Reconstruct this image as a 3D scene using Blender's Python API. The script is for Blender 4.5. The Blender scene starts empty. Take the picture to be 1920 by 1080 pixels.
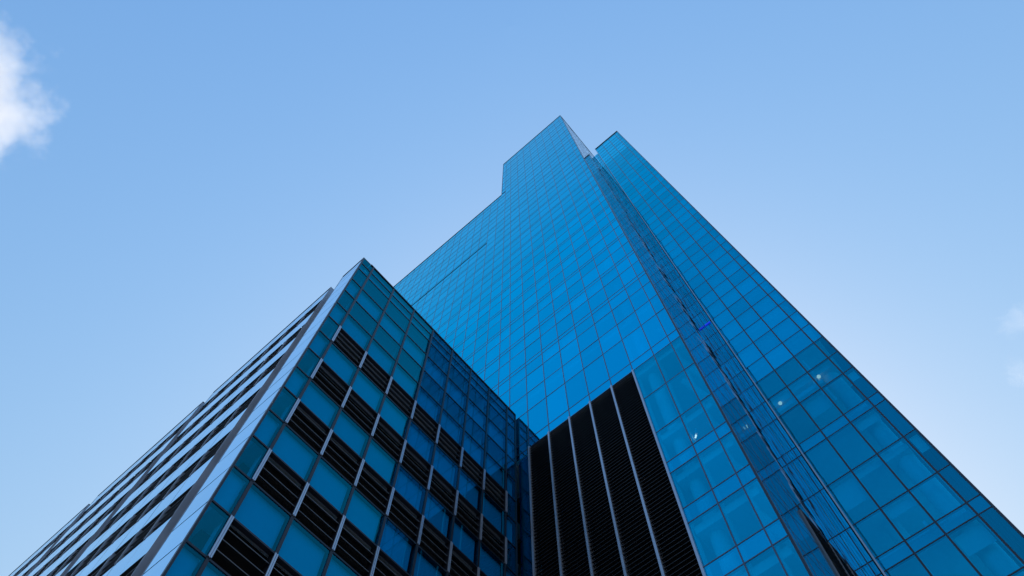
import bpy, math, random
from math import cos, sin, radians, pi, sqrt
from mathutils import Vector, Matrix

random.seed(7)
scn = bpy.context.scene
COL = scn.collection
D = 16.0                      # metres per survey unit
CZ = 1.6                      # eye height

# ------------------------------------------------------------------ camera
F_PX, PITCH, ROLL, YAW = 1360.9, radians(70.159), radians(-.1315), radians(-40.596)
_fw = Vector((0, cos(PITCH), sin(PITCH)))
_up = Vector((0, -sin(PITCH), cos(PITCH)))
_rt = Vector((1, 0, 0))
_r2 = cos(ROLL) * _rt + sin(ROLL) * _up
_u2 = -sin(ROLL) * _rt + cos(ROLL) * _up
_A = Vector((cos(YAW), sin(YAW), 0))
_B = Vector((-sin(YAW), cos(YAW), 0))


def _tob(v):
    return Vector((_A.dot(v), _B.dot(v), v.z))


CR, CU, CW = _tob(_r2), _tob(_u2), _tob(_fw)
cam_d = bpy.data.cameras.new('camera')
cam_d.sensor_width = 36.0
cam_d.lens = F_PX / 1920 * 36.0
cam_d.clip_start = 0.1
cam_d.clip_end = 20000
cam = bpy.data.objects.new('camera', cam_d)
COL.objects.link(cam)
cam.matrix_world = Matrix(((CR.x, CU.x, -CW.x, 0), (CR.y, CU.y, -CW.y, 0), (CR.z, CU.z, -CW.z, CZ), (0, 0, 0, 1)))
scn.camera = cam


def proj(p):
    d = Vector(p) - Vector((0, 0, CZ))
    z = d.dot(CW)
    if z < .5:
        return None
    return 960 + F_PX * d.dot(CR) / z, 540 - F_PX * d.dot(CU) / z


def ray(x, y):
    return ((x - 960) / F_PX * CR - (y - 540) / F_PX * CU + CW).normalized()


# ------------------------------------------------------------------ sky, sun, exposure
SUN_EL, SUN_AZ = radians(45), radians(-30)     # azimuth clockwise from +Y (towards +X)
world = bpy.data.worlds.new('World')
scn.world = world
world.use_nodes = True
wt = world.node_tree
bg = wt.nodes['Background']
sky = wt.nodes.new('ShaderNodeTexSky')
sky.sky_type = 'NISHITA'
sky.sun_disc = False
sky.sun_elevation = SUN_EL
sky.sun_rotation = SUN_AZ
sky.altitude = 0
sky.air_density = 4.0
sky.dust_density = 1.5
sky.ozone_density = 1.0
# tone of the sky per channel: gain, contrast
sep = wt.nodes.new('ShaderNodeSeparateColor')
com = wt.nodes.new('ShaderNodeCombineColor')
wt.links.new(sky.outputs[0], sep.inputs[0])
SKY_S = 0.15
for ch, (gain, power, after) in enumerate(((.555, 1.25, 1.25), (.755, .87, .905), (1.147, .42, .935))):
    m1 = wt.nodes.new('ShaderNodeMath')
    m1.operation = 'MULTIPLY'
    m1.inputs[1].default_value = gain * SKY_S
    m2 = wt.nodes.new('ShaderNodeMath')
    m2.operation = 'POWER'
    m2.inputs[1].default_value = power
    m3 = wt.nodes.new('ShaderNodeMath')
    m3.operation = 'MULTIPLY'
    m3.inputs[1].default_value = after / SKY_S
    wt.links.new(sep.outputs[ch], m1.inputs[0])
    wt.links.new(m1.outputs[0], m2.inputs[0])
    wt.links.new(m2.outputs[0], m3.inputs[0])
    wt.links.new(m3.outputs[0], com.inputs[ch])
wt.links.new(com.outputs[0], bg.inputs[0])
bg.inputs[1].default_value = SKY_S

sun_d = bpy.data.lights.new('sun', 'SUN')
sun_d.energy = 4.5
sun_d.angle = radians(.5)
sun_d.color = (1, .95, .87)
sun = bpy.data.objects.new('sun', sun_d)
COL.objects.link(sun)
sdir = Vector((sin(SUN_AZ) * cos(SUN_EL), cos(SUN_AZ) * cos(SUN_EL), sin(SUN_EL)))
sun.rotation_euler = sdir.to_track_quat('Z', 'Y').to_euler()
sun.location = (0, 0, 60)

scn.view_settings.view_transform = 'Standard'
scn.view_settings.look = 'None'
scn.view_settings.gamma = 1
scn.view_settings.use_curve_mapping = False
scn.view_settings.exposure = 0.0
scn.cycles.max_bounces = 10
scn.cycles.glossy_bounces = 6
scn.cycles.transparent_max_bounces = 16
scn.cycles.volume_bounces = 6
scn.cycles.use_denoising = True


# ------------------------------------------------------------------ materials
def newmat(name):
    m = bpy.data.materials.new(name)
    m.use_nodes = True
    nt = m.node_tree
    for n in list(nt.nodes):
        nt.nodes.remove(n)
    out = nt.nodes.new('ShaderNodeOutputMaterial')
    return m, nt, out


def N(nt, kind, **kw):
    n = nt.nodes.new(kind)
    for k, v in kw.items():
        setattr(n, k, v)
    return n


def plain(name, col, rough=.5, metal=0.0, var=.12, scale=1.5, bump=0.0):
    """A Principled surface with a little noise in tone and gloss."""
    m, nt, out = newmat(name)
    b = N(nt, 'ShaderNodeBsdfPrincipled')
    tc = N(nt, 'ShaderNodeTexCoord')
    no = N(nt, 'ShaderNodeTexNoise')
    no.inputs['Scale'].default_value = scale
    no.inputs['Detail'].default_value = 5
    nt.links.new(tc.outputs['Object'], no.inputs['Vector'])
    mx = N(nt, 'ShaderNodeMix', data_type='RGBA')
    mx.inputs[6].default_value = (*[c * (1 - var) for c in col], 1)
    mx.inputs[7].default_value = (*[min(1, c * (1 + var)) for c in col], 1)
    nt.links.new(no.outputs['Fac'], mx.inputs[0])
    nt.links.new(mx.outputs[2], b.inputs['Base Color'])
    b.inputs['Metallic'].default_value = metal
    mr = N(nt, 'ShaderNodeMapRange')
    mr.inputs[3].default_value = max(0.02, rough - .08)
    mr.inputs[4].default_value = rough + .08
    nt.links.new(no.outputs['Fac'], mr.inputs[0])
    nt.links.new(mr.outputs[0], b.inputs['Roughness'])
    if bump:
        bp = N(nt, 'ShaderNodeBump')
        bp.inputs['Strength'].default_value = bump
        nt.links.new(no.outputs['Fac'], bp.inputs['Height'])
        nt.links.new(bp.outputs[0], b.inputs['Normal'])
    nt.links.new(b.outputs[0], out.inputs[0])
    return m


def glass(name, f0, edge, trans, var=.12, wob=.004, wscale=.6):
    """Blue coated glazing: tinted mirror coating whose reflectance rises to the edge,
    plus tinted light let through. 'rnd' is a per-pane random number (coating batch)."""
    m, nt, out = newmat(name)
    L = nt.links
    at = N(nt, 'ShaderNodeAttribute', attribute_name='rnd')
    mr = N(nt, 'ShaderNodeMapRange')
    mr.inputs[3].default_value = 1 - var
    mr.inputs[4].default_value = 1 + var
    L.new(at.outputs['Fac'], mr.inputs[0])
    sc = N(nt, 'ShaderNodeVectorMath', operation='SCALE')
    sc.inputs[0].default_value = f0
    L.new(mr.outputs[0], sc.inputs['Scale'])
    # slightly uneven float glass
    geo = N(nt, 'ShaderNodeNewGeometry')
    no = N(nt, 'ShaderNodeTexNoise')
    no.inputs['Scale'].default_value = wscale
    no.inputs['Detail'].default_value = 1.5
    L.new(geo.outputs['Position'], no.inputs['Vector'])
    bp = N(nt, 'ShaderNodeBump')
    bp.inputs['Strength'].default_value = 1.0
    bp.inputs['Distance'].default_value = wob
    L.new(no.outputs['Fac'], bp.inputs['Height'])
    g = N(nt, 'ShaderNodeBsdfPrincipled')
    g.inputs['Metallic'].default_value = 1
    g.inputs['Roughness'].default_value = .015
    L.new(sc.outputs[0], g.inputs['Base Color'])
    L.new(bp.outputs[0], g.inputs['Normal'])
    g.inputs['Specular Tint'].default_value = (*edge, 1)
    t = N(nt, 'ShaderNodeBsdfTransparent')
    lw = N(nt, 'ShaderNodeLayerWeight')
    lw.inputs[0].default_value = .5
    cm = N(nt, 'ShaderNodeMix', data_type='RGBA')
    cm.inputs[6].default_value = (*trans, 1)
    cm.inputs[7].default_value = (0, 0, 0, 1)
    pw = N(nt, 'ShaderNodeMath', operation='POWER')
    pw.inputs[1].default_value = 2.0
    L.new(lw.outputs['Facing'], pw.inputs[0])
    L.new(pw.outputs[0], cm.inputs[0])
    L.new(cm.outputs[2], t.inputs[0])
    ad = N(nt, 'ShaderNodeAddShader')
    L.new(g.outputs[0], ad.inputs[0])
    L.new(t.outputs[0], ad.inputs[1])
    L.new(ad.outputs[0], out.inputs[0])
    return m


def emis(name, col, st):
    m, nt, out = newmat(name)
    e = N(nt, 'ShaderNodeEmission')
    e.inputs[0].default_value = (*col, 1)
    e.inputs[1].default_value = st
    nt.links.new(e.outputs[0], out.inputs[0])
    return m


M = dict(
    glass=glass('blue_vision_glass', (.003, .46, .71), (.36, 1.0, 1.0), (.03, .36, .52), var=.08),
    spandrel=glass('blue_spandrel_glass', (.003, .47, .73), (.36, 1.0, 1.0), (.02, .26, .40), var=.05),
    side=glass('rippled_side_glass', (.003, .26, .38), (.85, .97, 1.0), (.02, .25, .34), wob=.011, wscale=.55),
    slim=glass('clear_blue_glass', (.003, .212, .305), (.36, 1.0, 1.0), (.05, .60, .81), var=.12),
    slimsp=glass('clear_blue_spandrel', (.003, .27, .40), (.36, 1.0, 1.0), (.02, .36, .52), var=.08),
    clearm=glass('clear_lower_glass', (.003, .285, .40), (.36, 1.0, 1.0), (.05, .58, .78), var=.12),
    mid=glass('slender_tower_glass', (.003, .36, .54), (.36, 1.0, 1.0), (.03, .40, .54), var=.13),
    block=glass('teal_block_glass', (.003, .088, .105), (.45, .9, 1.0), (.02, .62, .95), var=.10, wob=.002),
    clad=glass('pale_cladding_glass', (.36, .66, .92), (.95, 1.0, 1.0), (.01, .1, .15), var=.04, wob=.0006),
    mullion=plain('dark_anodised_frame', (.035, .038, .050), .28, .35),
    alu=plain('silver_aluminium', (.50, .54, .60), .32, .6),
    fin=plain('grey_metal_return', (.40, .43, .48), .45, .3),
    louvre=plain('black_louvre', (.040, .040, .043), .45, .2),
    blade=plain('dark_grey_blade', (.20, .205, .215), .45, .2),
    void=plain('recess_shade_black', (.006, .006, .007), .9),  # near-black, puts the darkness of recesses and gaps into the colour
    cope=plain('dark_coping', (.03, .03, .03), .6),
    backing=plain('spandrel_backing', (.58, .60, .62), .7, var=.05),
    frame=plain('blue_black_frame', (.018, .020, .030), .4, .2),
    trim=plain('slate_blue_frame', (.075, .10, .15), .25, .3),
    ceiling=plain('white_ceiling', (.8, .8, .78), .8),
    wall=plain('interior_plaster', (.65, .65, .63), .8),
    column=plain('concrete_column', (.78, .78, .76), .7),
    metal=plain('grey_duct_metal', (.8, .8, .8), .5, .0),
    blind=plain('white_roller_blind', (.80, .80, .77), .8, var=.05, scale=.7),
    roof=plain('roof_membrane', (.2, .2, .2), .8),
    conc=plain('plant_concrete', (.3, .3, .3), .8),
)


# ------------------------------------------------------------------ mesh helpers
class MB:
    def __init__(self):
        self.v, self.f, self.r = [], [], []

    def quad(self, a, b, c, d, rnd=.5):
        n = len(self.v)
        self.v += [tuple(a), tuple(b), tuple(c), tuple(d)]
        self.f.append((n, n + 1, n + 2, n + 3))
        self.r.append(rnd)

    def hexa(self, P):
        """P: 8 corners, bottom ring 0-3, top ring 4-7 (counter-clockwise from above)."""
        n = len(self.v)
        self.v += [tuple(p) for p in P]
        for q in ((3, 2, 1, 0), (4, 5, 6, 7), (0, 1, 5, 4), (1, 2, 6, 5), (2, 3, 7, 6), (3, 0, 4, 7)):
            self.f.append(tuple(n + k for k in q))
            self.r.append(.5)

    def box(self, x0, x1, y0, y1, z0, z1):
        self.hexa([(x0, y0, z0), (x1, y0, z0), (x1, y1, z0), (x0, y1, z0),
                   (x0, y0, z1), (x1, y0, z1), (x1, y1, z1), (x0, y1, z1)])

    def tube(self, c0, c1, r, n=20, r1=None):
        a, b = Vector(c0), Vector(c1)
        ax = (b - a).normalized()
        s = ax.orthogonal().normalized()
        t = ax.cross(s)
        r1 = r if r1 is None else r1
        k = len(self.v)
        for c, rr in ((a, r), (b, r1)):
            for i in range(n):
                w = 2 * pi * i / n
                self.v.append(tuple(c + rr * (cos(w) * s + sin(w) * t)))
        for i in range(n):
            j = (i + 1) % n
            self.f.append((k + i, k + j, k + n + j, k + n + i))
            self.r.append(.5)
        self.f.append(tuple(k + i for i in reversed(range(n))))
        self.f.append(tuple(k + n + i for i in range(n)))
        self.r += [.5, .5]

    def sphere(self, c, r, nu=24, nv=14):
        k = len(self.v)
        c = Vector(c)
        self.v.append(tuple(c + Vector((0, 0, -r))))
        for j in range(1, nv):
            ph = -pi / 2 + pi * j / nv
            for i in range(nu):
                w = 2 * pi * i / nu
                self.v.append(tuple(c + r * Vector((cos(ph) * cos(w), cos(ph) * sin(w), sin(ph)))))
        self.v.append(tuple(c + Vector((0, 0, r))))
        top = len(self.v) - 1
        for i in range(nu):
            self.f.append((k, k + 1 + (i + 1) % nu, k + 1 + i))
            self.f.append((top, top - nu + i, top - nu + (i + 1) % nu))
            self.r += [.5, .5]
        for j in range(nv - 2):
            for i in range(nu):
                a = k + 1 + j * nu
                self.f.append((a + i, a + (i + 1) % nu, a + nu + (i + 1) % nu, a + nu + i))
                self.r.append(.5)

    def build(self, name, mat, root=None, parent=None, smooth=False, kind=None):
        base = Vector(root.location) if root else Vector((0, 0, 0))
        me = bpy.data.meshes.new(name)
        me.from_pydata([tuple(Vector(p) - base) for p in self.v], [], self.f)
        at = me.attributes.new('rnd', 'FLOAT', 'FACE')
        at.data.foreach_set('value', self.r)
        me.materials.append(mat)
        if smooth:
            me.polygons.foreach_set('use_smooth', [True] * len(me.polygons))
        me.update()
        o = bpy.data.objects.new(name, me)
        COL.objects.link(o)
        if parent or root:
            o.parent = parent or root
        if kind:
            o['kind'] = kind
        return o


def thing(name, label, cat, loc, group=None):
    o = bpy.data.objects.new(name, None)
    COL.objects.link(o)
    o.location = loc
    o.empty_display_size = .5
    o['label'] = label
    o['category'] = cat
    if group:
        o['group'] = group
    return o


def tag(o, label=None, cat=None, group=None, kind=None):
    for k, v in (('label', label), ('category', cat), ('group', group), ('kind', kind)):
        if v:
            o[k] = v
    return o


class Face:
    """A facade plane: origin (x,y), direction u along it, n outwards."""
    def __init__(self, o, u, n):
        self.o, self.u, self.n = Vector((*o, 0)), Vector((*u, 0)), Vector((*n, 0))

    def P(self, u, z, d=0.0):
        p = self.o + self.u * u + self.n * d
        p.z = z
        return p

    def box(self, mb, u0, u1, z0, z1, d0, d1):
        if d0 > d1:
            d0, d1 = d1, d0
        ring = [(u0, d1), (u1, d1), (u1, d0), (u0, d0)]
        if self.u.cross(-self.n).z < 0:
            ring = ring[::-1]
        mb.hexa([self.P(u, z0, d) for u, d in ring] + [self.P(u, z1, d) for u, d in ring])

    def pane(self, mb, u0, u1, z0, z1, d, tilt=.0016):
        a, b = random.gauss(0, tilt), random.gauss(0, tilt)
        w, h = (u1 - u0) / 2, (z1 - z0) / 2
        q = [self.P(u0, z0, d - a * w - b * h), self.P(u1, z0, d + a * w - b * h),
             self.P(u1, z1, d + a * w + b * h), self.P(u0, z1, d - a * w + b * h)]
        if self.u.cross(Vector((0, 0, 1))).dot(self.n) < 0:
            q = q[::-1]
        mb.quad(*q, rnd=random.random())

    def area(self, u0, u1, z0, z1):
        um, zm = (u0 + u1) / 2, (z0 + z1) / 2
        if (Vector((0, 0, CZ)) - self.P(um, zm)).dot(self.n) <= 0:
            return 0
        c = proj(self.P(um, zm))
        if c is None or not (-60 < c[0] < 1980 and -60 < c[1] < 1140):
            return 0
        q = [proj(self.P(*p)) for p in ((u0, z0), (u1, z0), (u1, z1), (u0, z1))]
        if None in q:
            return 0
        return abs(sum(q[i][0] * q[(i + 1) % 4][1] - q[(i + 1) % 4][0] * q[i][1] for i in range(4))) / 2


def Zs(*zs):
    return [CZ + D * z for z in zs]


class Panes:
    """Collects the panes of one thing; the 100 largest in view become parts of
    their own, the rest go together."""
    def __init__(self, root, name, mat, backing=None, back_d=.16, limit=100):
        self.root, self.name, self.mat, self.items, self.limit = root, name, mat, [], limit

    def add(self, face, u0, u1, z0, z1, d, hidden=False):
        self.items.append((0 if hidden else face.area(u0, u1, z0, z1), face, u0, u1, z0, z1, d))

    def flush(self):
        its = sorted(self.items, key=lambda t: -t[0])
        rest = MB()
        for k, (ar, f, u0, u1, z0, z1, d) in enumerate(its):
            mb = MB() if (k < self.limit and ar > 0) else rest
            f.pane(mb, u0, u1, z0, z1, d)
            if mb is not rest:
                mb.build(self.name, self.mat, self.root)
        if rest.f:
            rest.build(self.name, self.mat, self.root, kind='stuff')


def mullions(root, face, us, z0, z1, w, d0, d1, mat, name='mullion'):
    for u in us:
        mb = MB()
        face.box(mb, u - w / 2, u + w / 2, z0, z1, d0, d1)
        mb.build(name, mat, root)


def transoms(root, face, zs, u0, u1, h, d0, d1, mat, name='transom'):
    for z in zs:
        mb = MB()
        face.box(mb, u0, u1, z - h / 2, z + h / 2, d0, d1)
        mb.build(name, mat, root)


def louvre(face, u0, u1, z0, z1, pitch, depth, rise, thick, out=0.0):
    """Sloping blades between two fins: outer edge low, inner edge high."""
    mb = MB()
    n = max(1, int(round((z1 - z0) / pitch)))
    p = (z1 - z0) / n
    for i in range(n):
        z = z0 + p * i + .03 * p
        r = [(out, z), (out, z + thick), (out - depth, z + rise + thick), (out - depth, z + rise)]
        k = len(mb.v)
        for u in (u0, u1):
            for d, zz in r:
                mb.v.append(tuple(face.P(u, zz, d)))
        for q in ((0, 1, 2, 3), (7, 6, 5, 4), (0, 4, 5, 1), (1, 5, 6, 2), (2, 6, 7, 3), (3, 7, 4, 0)):
            mb.f.append(tuple(k + j for j in q))
            mb.r.append(.5)
    return mb


# ------------------------------------------------------------------ ground
def ground():
    m, nt, out = newmat('granite_paving')
    b = N(nt, 'ShaderNodeBsdfPrincipled')
    tc = N(nt, 'ShaderNodeTexCoord')
    br = N(nt, 'ShaderNodeTexBrick')
    br.inputs['Scale'].default_value = 1
    br.inputs['Brick Width'].default_value = .9
    br.inputs['Row Height'].default_value = .6
    br.inputs['Mortar Size'].default_value = .008
    br.inputs['Color1'].default_value = (.30, .29, .28, 1)
    br.inputs['Color2'].default_value = (.25, .245, .24, 1)
    br.inputs['Mortar'].default_value = (.12, .12, .12, 1)
    nt.links.new(tc.outputs['Object'], br.inputs['Vector'])
    nt.links.new(br.outputs['Color'], b.inputs['Base Color'])
    b.inputs['Roughness'].default_value = .75
    nt.links.new(b.outputs[0], out.inputs[0])
    mb = MB()
    mb.quad((-70, -60, .004), (60, -60, .004), (60, 70, .004), (-70, 70, .004))
    mb.build('pavement', m, kind='structure')
    mb = MB()
    mb.quad((-6000, -6000, 0), (6000, -6000, 0), (6000, 6000, 0), (-6000, 6000, 0))
    mb.build('ground', plain('asphalt', (.055, .055, .055), .85, scale=.4), kind='structure')


ground()

# ------------------------------------------------------------------ main tower
XC = -.1865 * D               # right-hand corner
XL = -.9746 * D               # left edge of the high part
XW = -2.75 * D                # left end of the lower wing
YF = D
YREC = 1.69 * D
YB = 44.0
Z_TOP = CZ + D * 7.755
Z_WING = CZ + D * 6.262
Z_GAP = CZ + D * 5.038
LX0, LX1 = -.784 * D, -.3675 * D
Z_LOUV = CZ + D * 2.0145
Z_NOOK = CZ + D * 1.985

tower = thing('office_tower', 'tall bright blue glass tower with five black louvre bays and a lower left wing', 'office tower', ((XL + XC) / 2, YF, 0))

low_rows = []
z = -.03
k = 0
lows = [1.1013, 1.1505, 1.2835, 1.3325, 1.467, 1.511, 1.6487, 1.8307]
pre = []
zz = 1.1013 - .1835
while zz > 0:
    pre += [zz, zz + .0495]
    zz -= .1835
lows = sorted(pre) + lows
mids = [2.0145, 2.066, 2.2485, 2.3785, 2.516]
ups, flr = [], []
for k in range(19):
    f = 2.6385 + .2715 * k
    flr.append(f)
    ups += [f - .030, f, f + .134]
ups = [u for u in ups if u < 7.72]
main_rows = Zs(*(lows + mids + ups))
bays = [-.9746, -.930, -.8695, -.7860, -.7020, -.6180, -.5350, -.4500, -.3675, -.2870, -.2240, -.1865]
front = Face((XL, YF), (1, 0), (0, -1))
U = [b * D - XL for b in bays]
UEND = XC - XL

vis = Panes(tower, 'glass_pane', M['glass'])
spa = Panes(tower, 'spandrel_pane', M['spandrel'])


def short(z0, z1):
    return (z1 - z0) < 1.05


def cells(face, us, zs, d, vis, spa, skip=None, hidden=False):
    for i in range(len(us) - 1):
        for j in range(len(zs) - 1):
            if skip and skip(us[i], us[i + 1], zs[j], zs[j + 1]):
                continue
            (spa if short(zs[j], zs[j + 1]) else vis).add(face, us[i] + .02, us[i + 1] - .02, zs[j] + .015, zs[j + 1] - .015, d, hidden)


def in_louv(u0, u1, z0, z1):
    x0, x1 = u0 + XL, u1 + XL
    zm, xm = (z0 + z1) / 2, (x0 + x1) / 2
    if LX0 < xm < LX1 and zm < Z_LOUV:
        return True
    if xm < LX0 and zm < Z_LOUV:
        return True
    if xm < -.93 * D and zm < Z_WING:
        return True
    return False


zs_front = [0.15] + main_rows + [Z_TOP]
Z_CLEAR = CZ + D * 2.02
visL = Panes(tower, 'clear_pane', M['clearm'])
spaL = Panes(tower, 'spandrel_pane', M['mid'])
cells(front, U, zs_front, 0, vis, spa, skip=lambda a, b, c, d: in_louv(a, b, c, d) or (c + d) / 2 < Z_CLEAR)
cells(front, U, zs_front, 0, visL, spaL, skip=lambda a, b, c, d: in_louv(a, b, c, d) or (c + d) / 2 > Z_CLEAR)
for u in U[8:-1]:                     # pale inner fins behind the mullions
    mb = MB()
    front.box(mb, u - .05, u + .05, .3, CZ + D * 2.60, -.50, -.125)
    mb.build('inner_fin', M['column'], tower)
# roller blinds and upstand panels behind the upper half of each storey
bl = Panes(tower, 'roller_blind', M['blind'])
for k, f in enumerate(flr):
    za, zb = CZ + D * (f - .137), CZ + D * (f - .030)
    for i in range(len(U) - 1):
        r = random.random()
        if r < .28 or zb > Z_TOP - 2:
            continue
        lo = za + (zb - za) * (0 if r < .7 else random.uniform(0, .6))
        bl.add(front, U[i] + .10, U[i + 1] - .10, lo + .03, zb - .05, -.17 if r < .8 else -.19)
bl.flush()
# narrow bay beside the louvres: glazed above the nook
Unook = [U[2], U[3]]
spa.add(front, U[1] + .02, U[2] - .02, Z_NOOK, Z_LOUV - .015, 0, True)
spa.add(front, U[2] + .02, U[3] - .02, Z_NOOK, Z_LOUV - .015, 0)

for u in U[1:-1]:
    x = u + XL
    z0 = Z_LOUV if x < LX1 - .1 else 0.15
    mb = MB()
    front.box(mb, u - .025, u + .025, z0, Z_TOP - .05, -.12, .012)
    mb.build('mullion', M['trim'], tower)
for z in main_rows:
    hi = z > Z_LOUV - .2
    mb = MB()
    front.box(mb, 0 if hi else LX1 - XL, UEND, z - .022, z + .022, -.10, .010)
    mb.build('transom', M['trim'], tower)
# corner posts
for u0, u1, zb in ((0, .05, Z_WING + .12), (UEND - .05, UEND + .03, .15)):
    mb = MB()
    front.box(mb, u0, u1, zb, Z_TOP - .05, -.09, .045)
    mb.build('corner_post', M['mullion'], tower)

# the side wall that looks at the slender tower
side = Face((XC, YF), (0, 1), (1, 0))
SU = [0] + [.62 + 1.34 * k for k in range(8)] + [YREC - YF]
SL = 1.25 * D - YF            # louvred from here back, below z 1.424
ZSL = CZ + D * 1.424
ki = min(range(len(SU)), key=lambda i: abs(SU[i] - SL))
SU[ki] = SL
visS = Panes(tower, 'side_pane', M['side'])
cells(side, SU, zs_front, 0, visS, visS, skip=lambda a, b, c, d: (a + b) / 2 > SL and (c + d) / 2 < ZSL)
for u in SU[1:-1]:
    mb = MB()
    side.box(mb, u - .025, u + .025, ZSL if u > SL + .1 else .15, Z_TOP - .05, -.12, .006)
    mb.build('mullion', M['trim'], tower)
for z in main_rows:
    mb = MB()
    side.box(mb, .03, SL if z < ZSL else YREC - YF, z - .02, z + .02, -.10, .004)
    mb.build('transom', M['trim'], tower)
for a, b in zip(SU[ki:-1], SU[ki + 1:]):
    p = louvre(side, a + .06, b - .06, .3, ZSL - .05, .22, .16, .12, .012, .05).build('louvre_panel', M['louvre'], tower)
    mb = MB()
    side.box(mb, a - .02, a + .02, .15, ZSL, -.25, .07)
    mb.build('fin', M['blade'], tower, parent=p)
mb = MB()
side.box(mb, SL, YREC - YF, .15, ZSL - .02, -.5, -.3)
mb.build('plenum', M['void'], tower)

# lower wing left of the high part
wing = Face((XW, YF), (1, 0), (0, -1))
WU = sorted([0] + [(-1.0135 - .0835 * k) * D - XW for k in range(21)] + [-.930 * D - XW])
XO = (-1.0135 - .0835) * D - XW
zs_lo = [0.15] + [z for z in main_rows if z < Z_GAP - .3] + [Z_GAP]
zs_hi = [Z_GAP + .02] + [z for z in main_rows if Z_GAP + .5 < z < Z_WING - .3] + [Z_WING]
OFF = 0.0
cells(wing, WU, [z for z in zs_lo if z > 14], 0, vis, spa)
cells(wing, [u for u in WU if u <= XO + .01], zs_hi, OFF, vis, spa)
cells(wing, [u for u in WU if u >= XO - .01], zs_hi, 0, vis, spa)
for u in WU[:-1]:
    o = OFF if u <= XO + .01 else 0
    mb = MB()
    wing.box(mb, u - .024, u + .024, 14, Z_GAP - .016, -.12, .012)
    mb.build('mullion', M['trim'], tower)
    mb = MB()
    wing.box(mb, u - .024, u + .024, Z_GAP + .031, Z_WING - .05, -.12 + o, .012 + o)
    mb.build('mullion', M['trim'], tower)
for z in zs_lo[1:-1] + zs_hi[1:-1]:
    if z < 14:
        continue
    if z < Z_GAP:
        mb = MB()
        wing.box(mb, 0, XL - XW, z - .02, z + .02, -.10, .010)
        mb.build('transom', M['trim'], tower)
    else:
        mb = MB()
        wing.box(mb, 0, XO, z - .02, z + .02, -.10 + OFF, .010 + OFF)
        mb.build('transom', M['trim'], tower)
        mb = MB()
        wing.box(mb, XO + .03, XL - XW, z - .02, z + .02, -.10, .010)
        mb.build('transom', M['trim'], tower)
mb = MB()
wing.box(mb, 0, XO, Z_GAP - .015, Z_GAP + .03, -.10, .042)
mb.build('ledge', M['cope'], tower)

# opaque body: plant walls, roofs, copings
mb = MB()
mb.box(XL + .3, XC - .3, YB - .4, YB, 0, Z_TOP)
mb.build('rear_wall', M['conc'], tower)
mb = MB()
mb.box(XW, XL + .3, YF + .5, YF + .9, 0, 14)
mb.build('podium_wall', M['conc'], tower)
mb = MB()
mb.box(XW, XW + .3, YF + .2, YB, 0, Z_WING)
mb.build('end_wall', M['conc'], tower)
mb = MB()
mb.box(XW + .3, XL + .29, YB - .4, YB, 0, Z_WING)
mb.build('rear_wall', M['conc'], tower)
mb = MB()
mb.box(XL + .02, XL + .3, YF + .25, YB, Z_WING, Z_TOP - .2)
mb.build('shoulder_wall', M['spandrel'], tower)
mb = MB()
mb.box(XC - .3, XC - .02, YREC + .05, YB, 0, Z_TOP - .2)
mb.build('flank_wall', M['conc'], tower)
mb = MB()
mb.box(XL + .1, XC - .1, YF + .15, YB, Z_TOP - .45, Z_TOP - .2)
mb.build('roof', M['roof'], tower)
mb = MB()
mb.box(XW, XL + .1, YF + .05, YB, Z_WING - .4, Z_WING - .2)
mb.build('roof', M['roof'], tower)
mb = MB()
front.box(mb, -.03, UEND + .03, Z_TOP - .04, Z_TOP + .06, -.3, .05)
mb.build('coping', M['cope'], tower)
mb = MB()
side.box(mb, .31, YREC - YF - .02, Z_TOP - .04, Z_TOP + .06, -.3, .04)
mb.build('coping', M['cope'], tower)
mb = MB()
wing.box(mb, 0, XL - XW - .03, Z_WING - .04, Z_WING + .06, -.3, .05 + OFF)
mb.build('coping', M['cope'], tower)

# inside: floor plates, core walls
core_y = YF + 5.0
for i, f in enumerate([1.1, 1.283, 1.467, 1.6487, 2.0145, 2.3785] + flr):
    z = CZ + D * f
    if z > Z_TOP - 1:
        continue
    mb = MB()
    y0 = YF + .22
    if z < Z_LOUV - .1:
        mb.box(LX1 + .1, XC - .22, y0, core_y, z - .42, z - .05)
    else:
        mb.box(XL + .35, XC - .22, y0, core_y, z - .42, z - .05)
    mb.build('floor_slab', M['ceiling'], tower)
    if z < Z_WING - 1 and z > 16:
        mb = MB()
        mb.box(XW + .35, XL + .34, y0, core_y, z - .42, z - .05)
        mb.build('floor_slab', M['ceiling'], tower)
mb = MB()
mb.box(XL + .35, XC - 2.2, core_y, core_y + .3, Z_LOUV - 8, Z_TOP - .5)
mb.build('core_wall', M['wall'], tower)
mb = MB()
mb.box(XW + .35, XL + .34, core_y, core_y + .3, 16, Z_WING - .5)
mb.build('core_wall', M['wall'], tower)
mb = MB()
mb.box(LX1 + .4, XC - 1.6, YF + 3.4, YF + 3.6, 0, Z_LOUV + 6)
mb.build('partition', M['wall'], tower)
# round column beside the louvres and raking braces in the corner bay
mb = MB()
mb.tube((LX1 + .62, YF + .75, 0), (LX1 + .62, YF + .75, Z_LOUV + 30), .30)
mb.build('column', M['column'], tower, smooth=False)
for zb in (1.15, 1.333, 1.511, 1.70, 1.88, 2.07, 2.38):
    mb = MB()
    z0, z1 = CZ + D * zb + .2, CZ + D * zb + 2.3
    a, b = Vector((XC - .95, YF + .55, z1)), Vector((XC - .25, YF + 1.5, z0))
    mb.tube(a, b, .17, 10)
    mb.build('brace', M['column'], tower)

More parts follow.
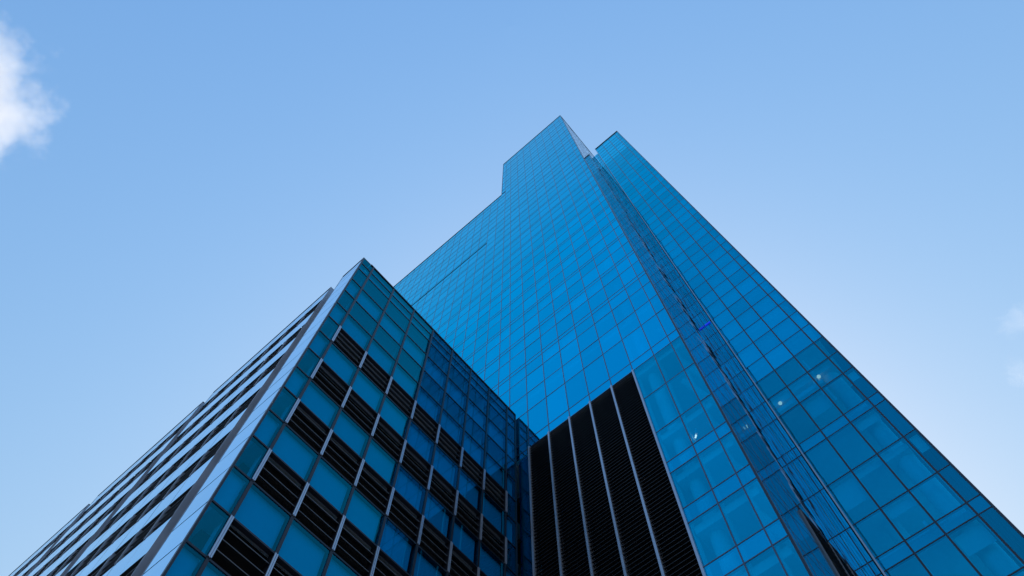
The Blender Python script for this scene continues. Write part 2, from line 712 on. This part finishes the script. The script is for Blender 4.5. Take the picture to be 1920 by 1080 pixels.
# recess beside the louvres with its slabs, its shade put in as black
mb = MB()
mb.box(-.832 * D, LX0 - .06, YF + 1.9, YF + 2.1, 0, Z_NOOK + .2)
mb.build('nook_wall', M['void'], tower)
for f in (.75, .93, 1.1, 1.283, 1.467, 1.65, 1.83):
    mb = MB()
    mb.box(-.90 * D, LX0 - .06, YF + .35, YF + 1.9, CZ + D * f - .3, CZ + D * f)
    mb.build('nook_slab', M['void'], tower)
mb = MB()
mb.box(-.832 * D, LX0 - .06, YF + .05, YF + .12, 0, Z_NOOK - .02)
mb.build('nook_glass', M['block'], tower)

# the five tall louvre bays
for a, b in zip(bays[3:8], bays[4:9]):
    a = LX0 / D if a == -.786 else a
    p = louvre(front, a * D - XL + .045, b * D - XL - .045, .4, Z_LOUV - .06, .215, .17, .13, .018, .06).build('louvre_bay', M['louvre'], tower)
    mb = MB()
    nxt = .15
    while nxt < Z_LOUV - .1:
        z1 = min(nxt + 4.5, Z_LOUV - .02)
        front.box(mb, a * D - XL - .05, a * D - XL + .05, nxt, z1 - .012, -.2, .10)
        nxt = z1
    mb.build('fin', M['alu'], tower, parent=p)
mb = MB()
front.box(mb, LX1 - XL - .045, LX1 - XL + .045, .15, Z_LOUV - .03, -.14, .085)
mb.build('end_fin', M['alu'], tower)
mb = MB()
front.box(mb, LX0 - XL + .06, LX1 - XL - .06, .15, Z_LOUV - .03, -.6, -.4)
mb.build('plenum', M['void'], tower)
vis.flush()
spa.flush()
visS.flush()
visL.flush()
spaL.flush()

# ------------------------------------------------------------------ slender tower on the right
K = 1.68 * D
YS = K
SX0, SX1 = -.0843 * K, .1075 * K
ZS_TOP = CZ + 5.115 * K
ZR_TOP = CZ + 4.952 * YREC
slim = thing('slender_tower', 'narrow blue glass tower set back to the right of the larger tower, with a globe lamp inside', 'office tower', ((SX0 + SX1) / 2, YS, 0))
slim['label'] = 'narrow blue glass tower set back on the right, two round lamps glowing inside'
srows = [.9275, .9575, 1.0405, 1.1526, 1.2648, 1.2955, 1.4092]
pre = []
for b in (.5815, .2445):
    pre += [b + .01, b + .04, b + .1230, b + .235]
srows = sorted(pre) + srows
kk = 0
while 1.4876 + .1627 * kk < 5.05:
    srows += [1.4876 + .1627 * kk, 1.5710 + .1627 * kk]
    kk += 1
srows = [s for s in srows if s < 5.05]
sz = [CZ + s * K for s in srows]
sface = Face((SX0, YS), (1, 0), (0, -1))
SUx = [0] + [u * K - SX0 for u in (-.0285, .0268, .0822)] + [SX1 - SX0]
vis2 = Panes(slim, 'glass_pane', M['slim'])
spa2 = Panes(slim, 'spandrel_pane', M['slimsp'])
zs_s = [.15] + sz + [ZS_TOP]
visM = Panes(slim, 'upper_pane', M['mid'])
Z_MID = CZ + 1.56 * K
cells(sface, SUx, zs_s, 0, vis2, spa2, skip=lambda a, b, c, d: (c + d) / 2 > Z_MID)
cells(sface, SUx, zs_s, 0, visM, visM, skip=lambda a, b, c, d: (c + d) / 2 < Z_MID)
sflank = Face((SX1, YS), (0, 1), (1, 0))
FU = [0, .7, 2.2, 3.7, 5.2, 6.7, 8.2, 9.7, 11.2, 12.0]
cells(sflank, FU, zs_s, 0, vis2, spa2, hidden=True)
for u in SUx[1:-1]:
    mb = MB()
    sface.box(mb, u - .045, u + .045, .15, ZS_TOP - .05, -.14, .016)
    mb.build('mullion', M['mullion'], slim)
for u in FU[1:-1]:
    mb = MB()
    sflank.box(mb, u - .045, u + .045, .15, ZS_TOP - .05, -.14, .012)
    mb.build('mullion', M['mullion'], slim)
for z in sz:
    mb = MB()
    sface.box(mb, .05, SX1 - SX0 - .02, z - .03, z + .03, -.12, .008)
    mb.build('transom', M['mullion'], slim)
    mb = MB()
    sflank.box(mb, .16, 12, z - .03, z + .03, -.12, .006)
    mb.build('transom', M['mullion'], slim)
mb = MB()
sface.box(mb, -.045, .03, .15, ZS_TOP - .3, -.1, .06)
mb.build('bright_post', M['alu'], slim)
mb = MB()
sface.box(mb, SX1 - SX0 - .06, SX1 - SX0 + .045, .15, ZS_TOP - .05, -.06, .055)
mb.build('corner_post', M['mullion'], slim)
mb = MB()
mb.box(SX0 - .05, SX1 + .06, YS - .09, YS + .30, ZS_TOP - .04, ZS_TOP + .18)
mb.build('coping', M['cope'], slim)
mb = MB()
mb.box(SX1 - .3, SX1 + .06, YS + .31, YS + 12, ZS_TOP - .04, ZS_TOP + .18)
mb.build('coping', M['cope'], slim)

# recessed strip between the towers
rec = Face((XC, YREC), (1, 0), (0, -1))
RW = SX0 - XC
RU = [0, RW * .5, RW]
rz = [CZ + s * YREC for s in srows if CZ + s * YREC < ZR_TOP - .5]
cells(rec, RU, [.15] + rz + [ZR_TOP], 0, visM, visM)
for u in RU[1:-1]:
    mb = MB()
    rec.box(mb, u - .025, u + .025, .15, ZR_TOP, -.12, .012)
    mb.build('mullion', M['mullion'], slim)
for z in rz:
    mb = MB()
    rec.box(mb, .01, RW - .03, z - .03, z + .03, -.12, .006)
    mb.build('transom', M['mullion'], slim)
mb = MB()
mb.box(XC - .8, XC - .01, YREC + .02, YREC + .10, Z_TOP - 1, ZR_TOP)
mb.build('recess_return', M['spandrel'], slim)
bl = Panes(slim, 'roller_blind', M['blind'])
for (i, a, b, fr, d) in ((0, 1.4092, 1.4876, .35, -.55), (1, 1.2955, 1.4092, .5, -.6), (2, 1.1526, 1.2648, .25, -.55), (0, 1.0405, 1.1526, .6, -.6),
                         (1, .9575, 1.0405, .3, -.55), (3, 1.2955, 1.4092, .3, -.5), (2, .8165, .9275, .4, -.6), (3, 1.0405, 1.1526, .45, -.5)):
    za, zb = CZ + a * K, CZ + b * K
    bl.add(sface, SUx[i] + .12, SUx[i + 1] - .12, zb - (zb - za) * fr, zb - .1, d + .3)
for k in range(1, 21):
    za, zb = CZ + K * (1.4876 + .1627 * k), CZ + K * (1.5710 + .1627 * k)
    for i in range(4):
        r = random.random()
        if r < .22:
            continue
        lo = za if r < .8 else za + random.uniform(.2, .9)
        bl.add(sface, SUx[i] + .14, SUx[i + 1] - .14, lo + .04, zb - .12, -.22)
bl.flush()
vis2.flush()
visM.flush()
spa2.flush()
# inside
for k in range(-7, 23):
    z = CZ + (1.4876 + .1627 * k) * K
    if k < 0:
        zl = [CZ + s * K for s in (.235, .4795, .5815 + .03, .8165, .9575, 1.1526, 1.2955)]
        z = zl[k + 7]
    if z > ZS_TOP - 11:
        continue
    mb = MB()
    mb.box(XC + .1, SX1 - (.22 if k > 0 else .80), YS + .32, YS + 5.5, z - .45, z - .05)
    mb.build('floor_slab', M['ceiling'], slim)
mb = MB()
mb.box(XC + .1, SX1 - 1.5, YS + 5.5, YS + 5.8, 0, ZS_TOP - 10)
mb.build('core_wall', M['wall'], slim)
mb = MB()
mb.box(XC + .1, SX1 - .4, YS + 11.6, YS + 12, 0, ZS_TOP - 9)
mb.build('rear_wall', M['conc'], slim)
mb = MB()
mb.box(XC - .01, XC + .09, YREC + .12, YS + 12, 0, ZR_TOP - 10)
mb.build('party_wall', M['wall'], slim)
for (cx, cy, r, z0, z1) in ((1.60, YS + .98, .46, 0, CZ + 1.48 * K), (-.9, YS + 3.6, .40, 0, CZ + 1.48 * K)):
    mb = MB()
    mb.tube((cx, cy, z0), (cx, cy, z1), r, 28)
    mb.build('column', M['column'], slim, smooth=False)
mb = MB()
zd = CZ + 2.425 * D
mb.box(SX0 + .1, 1.1, YS + .26, YS + .40, zd - .17, zd + .17)
mb.build('duct', M['metal'], slim)
mb = MB()
zd = CZ + 1.62 * D
mb.box(SX0 + .1, 1.1, YS + .30, YS + .44, zd - .13, zd + .13)
mb.build('duct', M['metal'], slim)
mb = MB()
mb.box(.30, .42, YS + .18, YS + .295, zd - .28, zd + .35)
mb.build('bracket', M['metal'], slim)
for x in (.58, .92):
    mb = MB()
    mb.box(x, x + .12, YS + .44, YS + .50, CZ + 2.3 * D, CZ + 2.62 * D)
    mb.build('riser', M['metal'], slim)
for u in SUx[1:-1]:
    mb = MB()
    sface.box(mb, u - .06, u + .06, .3, CZ + 1.22 * K, -.48, -.145)
    mb.build('inner_fin', M['column'], slim)
mb = MB()
rec.box(mb, RW - .12, RW - .048, .15, ZR_TOP - .3, -.02, .05)
mb.build('gap_shade_strip', M['void'], slim)  # raised black strip painting the shade of a gap beside the post
# blue neon strip
mb = MB()
zb = CZ + 3.33 * D
rec.box(mb, .03, RW - .18, zb - .10, zb + .05, .035, .075)
mb.build('blue_light_strip', emis('blue_neon', (.02, .06, 1.0), .8), slim)

# globe lamps hanging behind the glass
lampm = emis('warm_lamp', (1, .16, .11), 5.0)


def globe(p, label):
    t = thing('globe_lamp', label, 'lamp', p, 'globe lamps in the slender tower')
    mb = MB()
    mb.sphere(p, .115)
    mb.build('globe', lampm, t, smooth=True)
    mb = MB()
    q = Vector(p)
    mb.tube(q + Vector((0, 0, .15)), q + Vector((0, 0, .24)), .05, 12)
    mb.tube(q + Vector((0, 0, .24)), q + Vector((0, .12, .30)), .02, 8)
    mb.build('stem', M['fin'], t)
    return t


globe((.0668 * D, YS + .25, CZ + 2.4565 * D), 'round glowing lamp behind the glass near the right edge of the slender tower')
globe((-.1057 * D, YS + .25, CZ + 2.4565 * D), 'round glowing lamp behind the glass beside the bright metal post of the slender tower')

# small spotlight in the main tower
p = Vector((-.279 * D, YF + .30, CZ + 1.557 * D))
t = thing('spotlight', 'tiny white spotlight shining behind the glass to the right of the black louvres', 'lamp', p)
mb = MB()
mb.tube(p, p + Vector((.07, 0, .12)), .035, 12)
mb.build('lens', emis('spot_white', (1, .14, .10), 12.0), t)
mb = MB()
mb.tube(p + Vector((.10, 0, .16)), p + Vector((.16, 0, .42)), .06, 12)
mb.build('housing', M['fin'], t)

# ------------------------------------------------------------------ low block on the left
BX, BY = -.83 * D, .2255 * D
blk = thing('office_block', 'lower office block on the left with teal glass and rows of black louvres', 'office block', (BX, BY, 0))
th = radians(.65)
bfront = Face((BX, BY), (-cos(th), sin(th)), (-sin(th), -cos(th)))
ph = radians(.45)
bside = Face((BX, BY), (-sin(ph), cos(ph)), (cos(ph), sin(ph)))
Z_B = CZ + D * 2.2645
brow_u = [.098 * k for k in range(1, 8)]
brows = [.0, .0985, .197, .2955, .394, .4915, .59, .688, .785, .881, .979, 1.0765, 1.1755, 1.272, 1.37, 1.4665, 1.567, 1.671, 1.7678, 1.8664, 1.9659, 2.0651, 2.1643, 2.2163]
bz = [CZ + D * s for s in brows] + [Z_B]
SIDE_U = [(y - .2285) * D for y in (.2285, .2735, .3710, .4690, .5645, .6620, .7580, .8525, .9485, .9945)]
SIDE_U[0] = 0
vis3 = Panes(blk, 'glass_pane', M['block'])
spa3 = Panes(blk, 'spandrel_pane', M['block'])
LB = Panes(blk, 'louvre_panel', M['blade'])


def is_band(j):               # louvred storeys of the right-hand face
    return j % 2 == 1 and j < 18


louvs, backs = [], MB()
for i in range(len(SIDE_U) - 1):
    for j in range(len(bz) - 1):
        u0, u1, z0, z1 = SIDE_U[i], SIDE_U[i + 1], bz[j], bz[j + 1]
        inner = 0 < i < len(SIDE_U) - 2
        if inner and is_band(j):
            louvs.append((bside.area(u0, u1, z0, z1), bside, u0, u1, z0, z1))
        elif j >= 19 and j % 2 == 1 and j < 23 or (not inner and j % 2 == 1):
            vis3.add(bside, u0 + .03, u1 - .03, z0 + .02, z1 - .02, 0)
        else:
            spa3.add(bside, u0 + .03, u1 - .03, z0 + .02, z1 - .02, 0)
            bside.box(backs, u0 + .10, u1 - .10, z0 + .02, z1 - .02, -.20, -.16)
backs.build('backing_panel', M['backing'], blk, kind='stuff')
# front: three slots, louvred bays between them
SEG = [(0, .098), (.155, .747), (.803, 1.395), (1.451, 2.05)]
front_mull, fins = [], []
for si, (a, b) in enumerate(SEG):
    a, b = a * D, b * D
    nb = 1 if si == 0 else 7
    us = [a + (b - a) * k / nb for k in range(nb + 1)]
    for i in range(nb):
        for j in range(len(bz) - 1):
            u0, u1, z0, z1 = us[i], us[i + 1], bz[j], bz[j + 1]
            if si > 0 and j % 2 == 1 and j < 22:
                louvs.append((bfront.area(u0, u1, z0, z1), bfront, u0, u1, z0, z1))
            else:
                (spa3 if 0 else vis3)
                front_mull.append((bfront, u0, u1, z0, z1))
    for k, u in enumerate(us):
        if si > 0:
            for j in range(len(bz) - 1):
                if j % 2 == 1 and j < 22:
                    fins.append((bfront.area(u, u + .3, bz[j], bz[j + 1]), max(a, u - .025), min(b, u + .025), bz[j], bz[j + 1]))
    # body of this segment
    mb = MB()
    bfront.box(mb, a + (1.2 if si == 0 else .02), b - .02, 0, Z_B - .1, -2.6, -.55)
    mb.build('segment_wall', M['void'], blk)
    # grey return facing the slot
    if si > 0:
        mb = MB()
        bfront.box(mb, a - .012, a + .012, 0, Z_B - .04, -.62, .015)
        mb.build('slot_return', M['fin'], blk)
        mb = MB()
        nT = int(Z_B / .16)
        for k in range(nT):
            bfront.box(mb, a - .05, a - .012, .16 * k, .16 * k + .11, -.60, -.30)
        mb.build('slot_grille', M['fin'], blk)
    mb = MB()
    bfront.box(mb, b - .012, b + .012, 0, Z_B - .04, -.62, .010)
    mb.build('slot_return', M['fin'], blk)
    mb = MB()
    bfront.box(mb, a, b, Z_B - .02, Z_B + .06, -.5, .02)
    mb.build('coping', M['cope'], blk)
fins.sort(key=lambda t: -t[0])
rest = MB()
for k, (ar, u0, u1, z0, z1) in enumerate(fins):
    mb = MB() if k < 100 and ar > 0 else rest
    bfront.box(mb, u0 + .006, u1 - .006, z0, z1, -.10, .02)
    if mb is not rest:
        mb.build('fin', M['alu'], blk)
rest.build('fin', M['alu'], blk, kind='stuff')
cl = Panes(blk, 'cladding_panel', M['clad'])
for (f, u0, u1, z0, z1) in front_mull:
    cl.add(f, u0 + .012, u1 - .012, z0 + .03, z1 - .03, .0)
cl.flush()
vis3.flush()
spa3.flush()
louvs.sort(key=lambda t: -t[0])
restL = MB()
for k, (ar, f, u0, u1, z0, z1) in enumerate(louvs):
    w = .06 if f is bside else .03
    n = 4
    mb = louvre(f, u0 + w, u1 - w, z0 + .03, z1 - .02, .39, .22, .22, .018, -.02)
    if k < 100 and ar > 0:
        mb.build('louvre_panel', M['blade'], blk)
    else:
        o = len(restL.v)
        restL.v += mb.v
        restL.f += [tuple(o + q for q in ff) for ff in mb.f]
        restL.r += mb.r
restL.build('louvre_panel', M['blade'], blk, kind='stuff')
# right-hand face frames
SEND = SIDE_U[-1]
for i, u in enumerate(SIDE_U[1:-1]):
    mb = MB()
    bside.box(mb, u - .05, u + .05, 0, Z_B - .03, -.25, .03)
    mb.build('mullion', M['frame'], blk)
    for j in range(len(bz) - 1):
        if is_band(j):
            mb = MB()
            prof = [(-.052, .033), (.052, .033), (.052, .07), (.010, .07), (.010, .045), (-.010, .045), (-.010, .07), (-.052, .07)]
            for zc in (bz[j] + .02, bz[j + 1] - .02):
                mb.v += [tuple(bside.P(u + a, zc, d)) for a, d in prof]
            mb.f += [(q, (q + 1) % 8, 8 + (q + 1) % 8, 8 + q) for q in range(8)]
            for o in (0, 8):
                mb.f += [(o, o + 5, o + 6, o + 7), (o, o + 1, o + 4, o + 5), (o + 1, o + 2, o + 3, o + 4)]
            mb.r += [.5] * 14
            mb.build('bright_cap', M['alu'], blk)
    mb = MB()
    bside.box(mb, u - .05, u + .05, bz[18] + .1, Z_B - .4, -.55, -.255)
    mb.build('inner_fin', M['column'], blk)
    if i == 0:
        for j in range(1, 18, 2):
            mb = MB()
            bside.box(mb, u - .05, u + .05, bz[j] + .05, bz[j + 1] - .05, -.55, -.255)
            mb.build('inner_fin', M['column'], blk)
for z in bz[1:-1]:
    mb = MB()
    bside.box(mb, .06, SEND - .05, z - .03, z + .03, -.14, .022)
    mb.build('transom', M['frame'], blk)
mb = MB()
bside.box(mb, -.012, .055, 0, Z_B - .03, -.06, .035)
mb.build('corner_post', M['frame'], blk)
mb = MB()
bside.box(mb, SEND - .055, SEND + .02, 0, Z_B - .03, -.25, .035)
mb.build('corner_post', M['frame'], blk)
mb = MB()
bside.box(mb, .52, SEND - .0, Z_B - .02, Z_B + .06, -.4, .045)
mb.build('coping', M['cope'], blk)
# insides
for j in range(0, len(bz) - 1):
    if j % 2 == 1:
        continue
    mb = MB()
    bside.box(mb, .3, SEND - .05, bz[j] + .35 if j < 23 else bz[j] + .1, bz[j + 1] - .35 if j < 23 else bz[j + 1] - .1, -2.2, -.30)
    mb.build('floor_slab', M['ceiling'], blk)
mb = MB()
bside.box(mb, .9, SEND - .5, 0, bz[18], -1.0, -.55)
mb.build('plenum', M['void'], blk)
mb = MB()
bside.box(mb, .9, SEND - .5, bz[18] + .1, Z_B - .3, -2.5, -2.2)
mb.build('inner_wall', M['wall'], blk)
mb = MB()
p = [bfront.P(.3, 0, -.7), bside.P(SEND - .1, 0, -.6)]
mb.box(BX - 30, BX - 1.2, BY + .8, YF - .5, Z_B - .5, Z_B - .3)
mb.build('roof', M['roof'], blk)
mb = MB()
mb.box(BX - 33, BX - .6, YF - .6, YF - .25, 0, Z_B - .1)
mb.build('rear_wall', M['conc'], blk)
mb = MB()
mb.box(BX - 33.2, BX - 32.8, BY + .9, YF - .6, 0, Z_B - .1)
mb.build('end_wall', M['conc'], blk)


# ------------------------------------------------------------------ clouds
def cloud(name, label, pix, dist, size, dens, thr, scale, seed, group=None):
    c = Vector((0, 0, CZ)) + ray(*pix) * dist
    m, nt, out = newmat(name + '_vapour')
    L = nt.links
    tc = N(nt, 'ShaderNodeTexCoord')
    mp = N(nt, 'ShaderNodeMapping')
    mp.inputs['Location'].default_value = (seed, seed * .7, -seed)
    L.new(tc.outputs['Object'], mp.inputs[0])
    no = N(nt, 'ShaderNodeTexNoise')
    no.inputs['Scale'].default_value = scale
    no.inputs['Detail'].default_value = 12
    no.inputs['Roughness'].default_value = .68
    L.new(mp.outputs[0], no.inputs['Vector'])
    ln = N(nt, 'ShaderNodeVectorMath', operation='LENGTH')
    L.new(tc.outputs['Object'], ln.inputs[0])
    mr = N(nt, 'ShaderNodeMapRange')       # 1 at the heart, 0 at the rim
    mr.inputs[1].default_value = 0
    mr.inputs[2].default_value = 1
    mr.inputs[3].default_value = 1
    mr.inputs[4].default_value = 0
    L.new(ln.outputs['Value'], mr.inputs[0])
    ad = N(nt, 'ShaderNodeMath', operation='MULTIPLY_ADD')
    ad.inputs[1].default_value = .55
    L.new(mr.outputs[0], ad.inputs[0])
    L.new(no.outputs['Fac'], ad.inputs[2])
    m2 = N(nt, 'ShaderNodeMapRange')
    m2.inputs[1].default_value = thr
    m2.inputs[2].default_value = thr + .16
    m2.inputs[3].default_value = 0
    m2.inputs[4].default_value = dens
    L.new(ad.outputs[0], m2.inputs[0])
    v = N(nt, 'ShaderNodeVolumePrincipled')
    v.inputs['Color'].default_value = (1, 1, 1, 1)
    v.inputs['Anisotropy'].default_value = .35
    L.new(m2.outputs[0], v.inputs['Density'])
    L.new(v.outputs[0], out.inputs['Volume'])
    try:
        m.cycles.volume_step_rate = .25
    except Exception:
        pass
    bpyme = MB()
    bpyme.sphere((0, 0, 0), 1.0, 24, 14)
    o = bpyme.build(name, m)
    o.location = c
    q = ray(*pix).to_track_quat('Z', 'Y')
    o.scale = size
    tag(o, label, 'cloud', group)
    return o


cloud('cloud', 'bright white puffy cloud at the upper left edge of the sky', (-78, 172), 1500, (178, 178, 178), .012, .69, 2.7, 5.2)
cloud('cloud', 'upper of two thin faint cloud wisps low in the sky at the right', (1912, 600), 2600, (110, 66, 95), .0021, .74, 3.4, 8.3)
cloud('cloud', 'lower of two thin faint cloud wisps low in the sky at the right', (1922, 700), 2600, (90, 95, 90), .0016, .74, 3.4, 11.7)
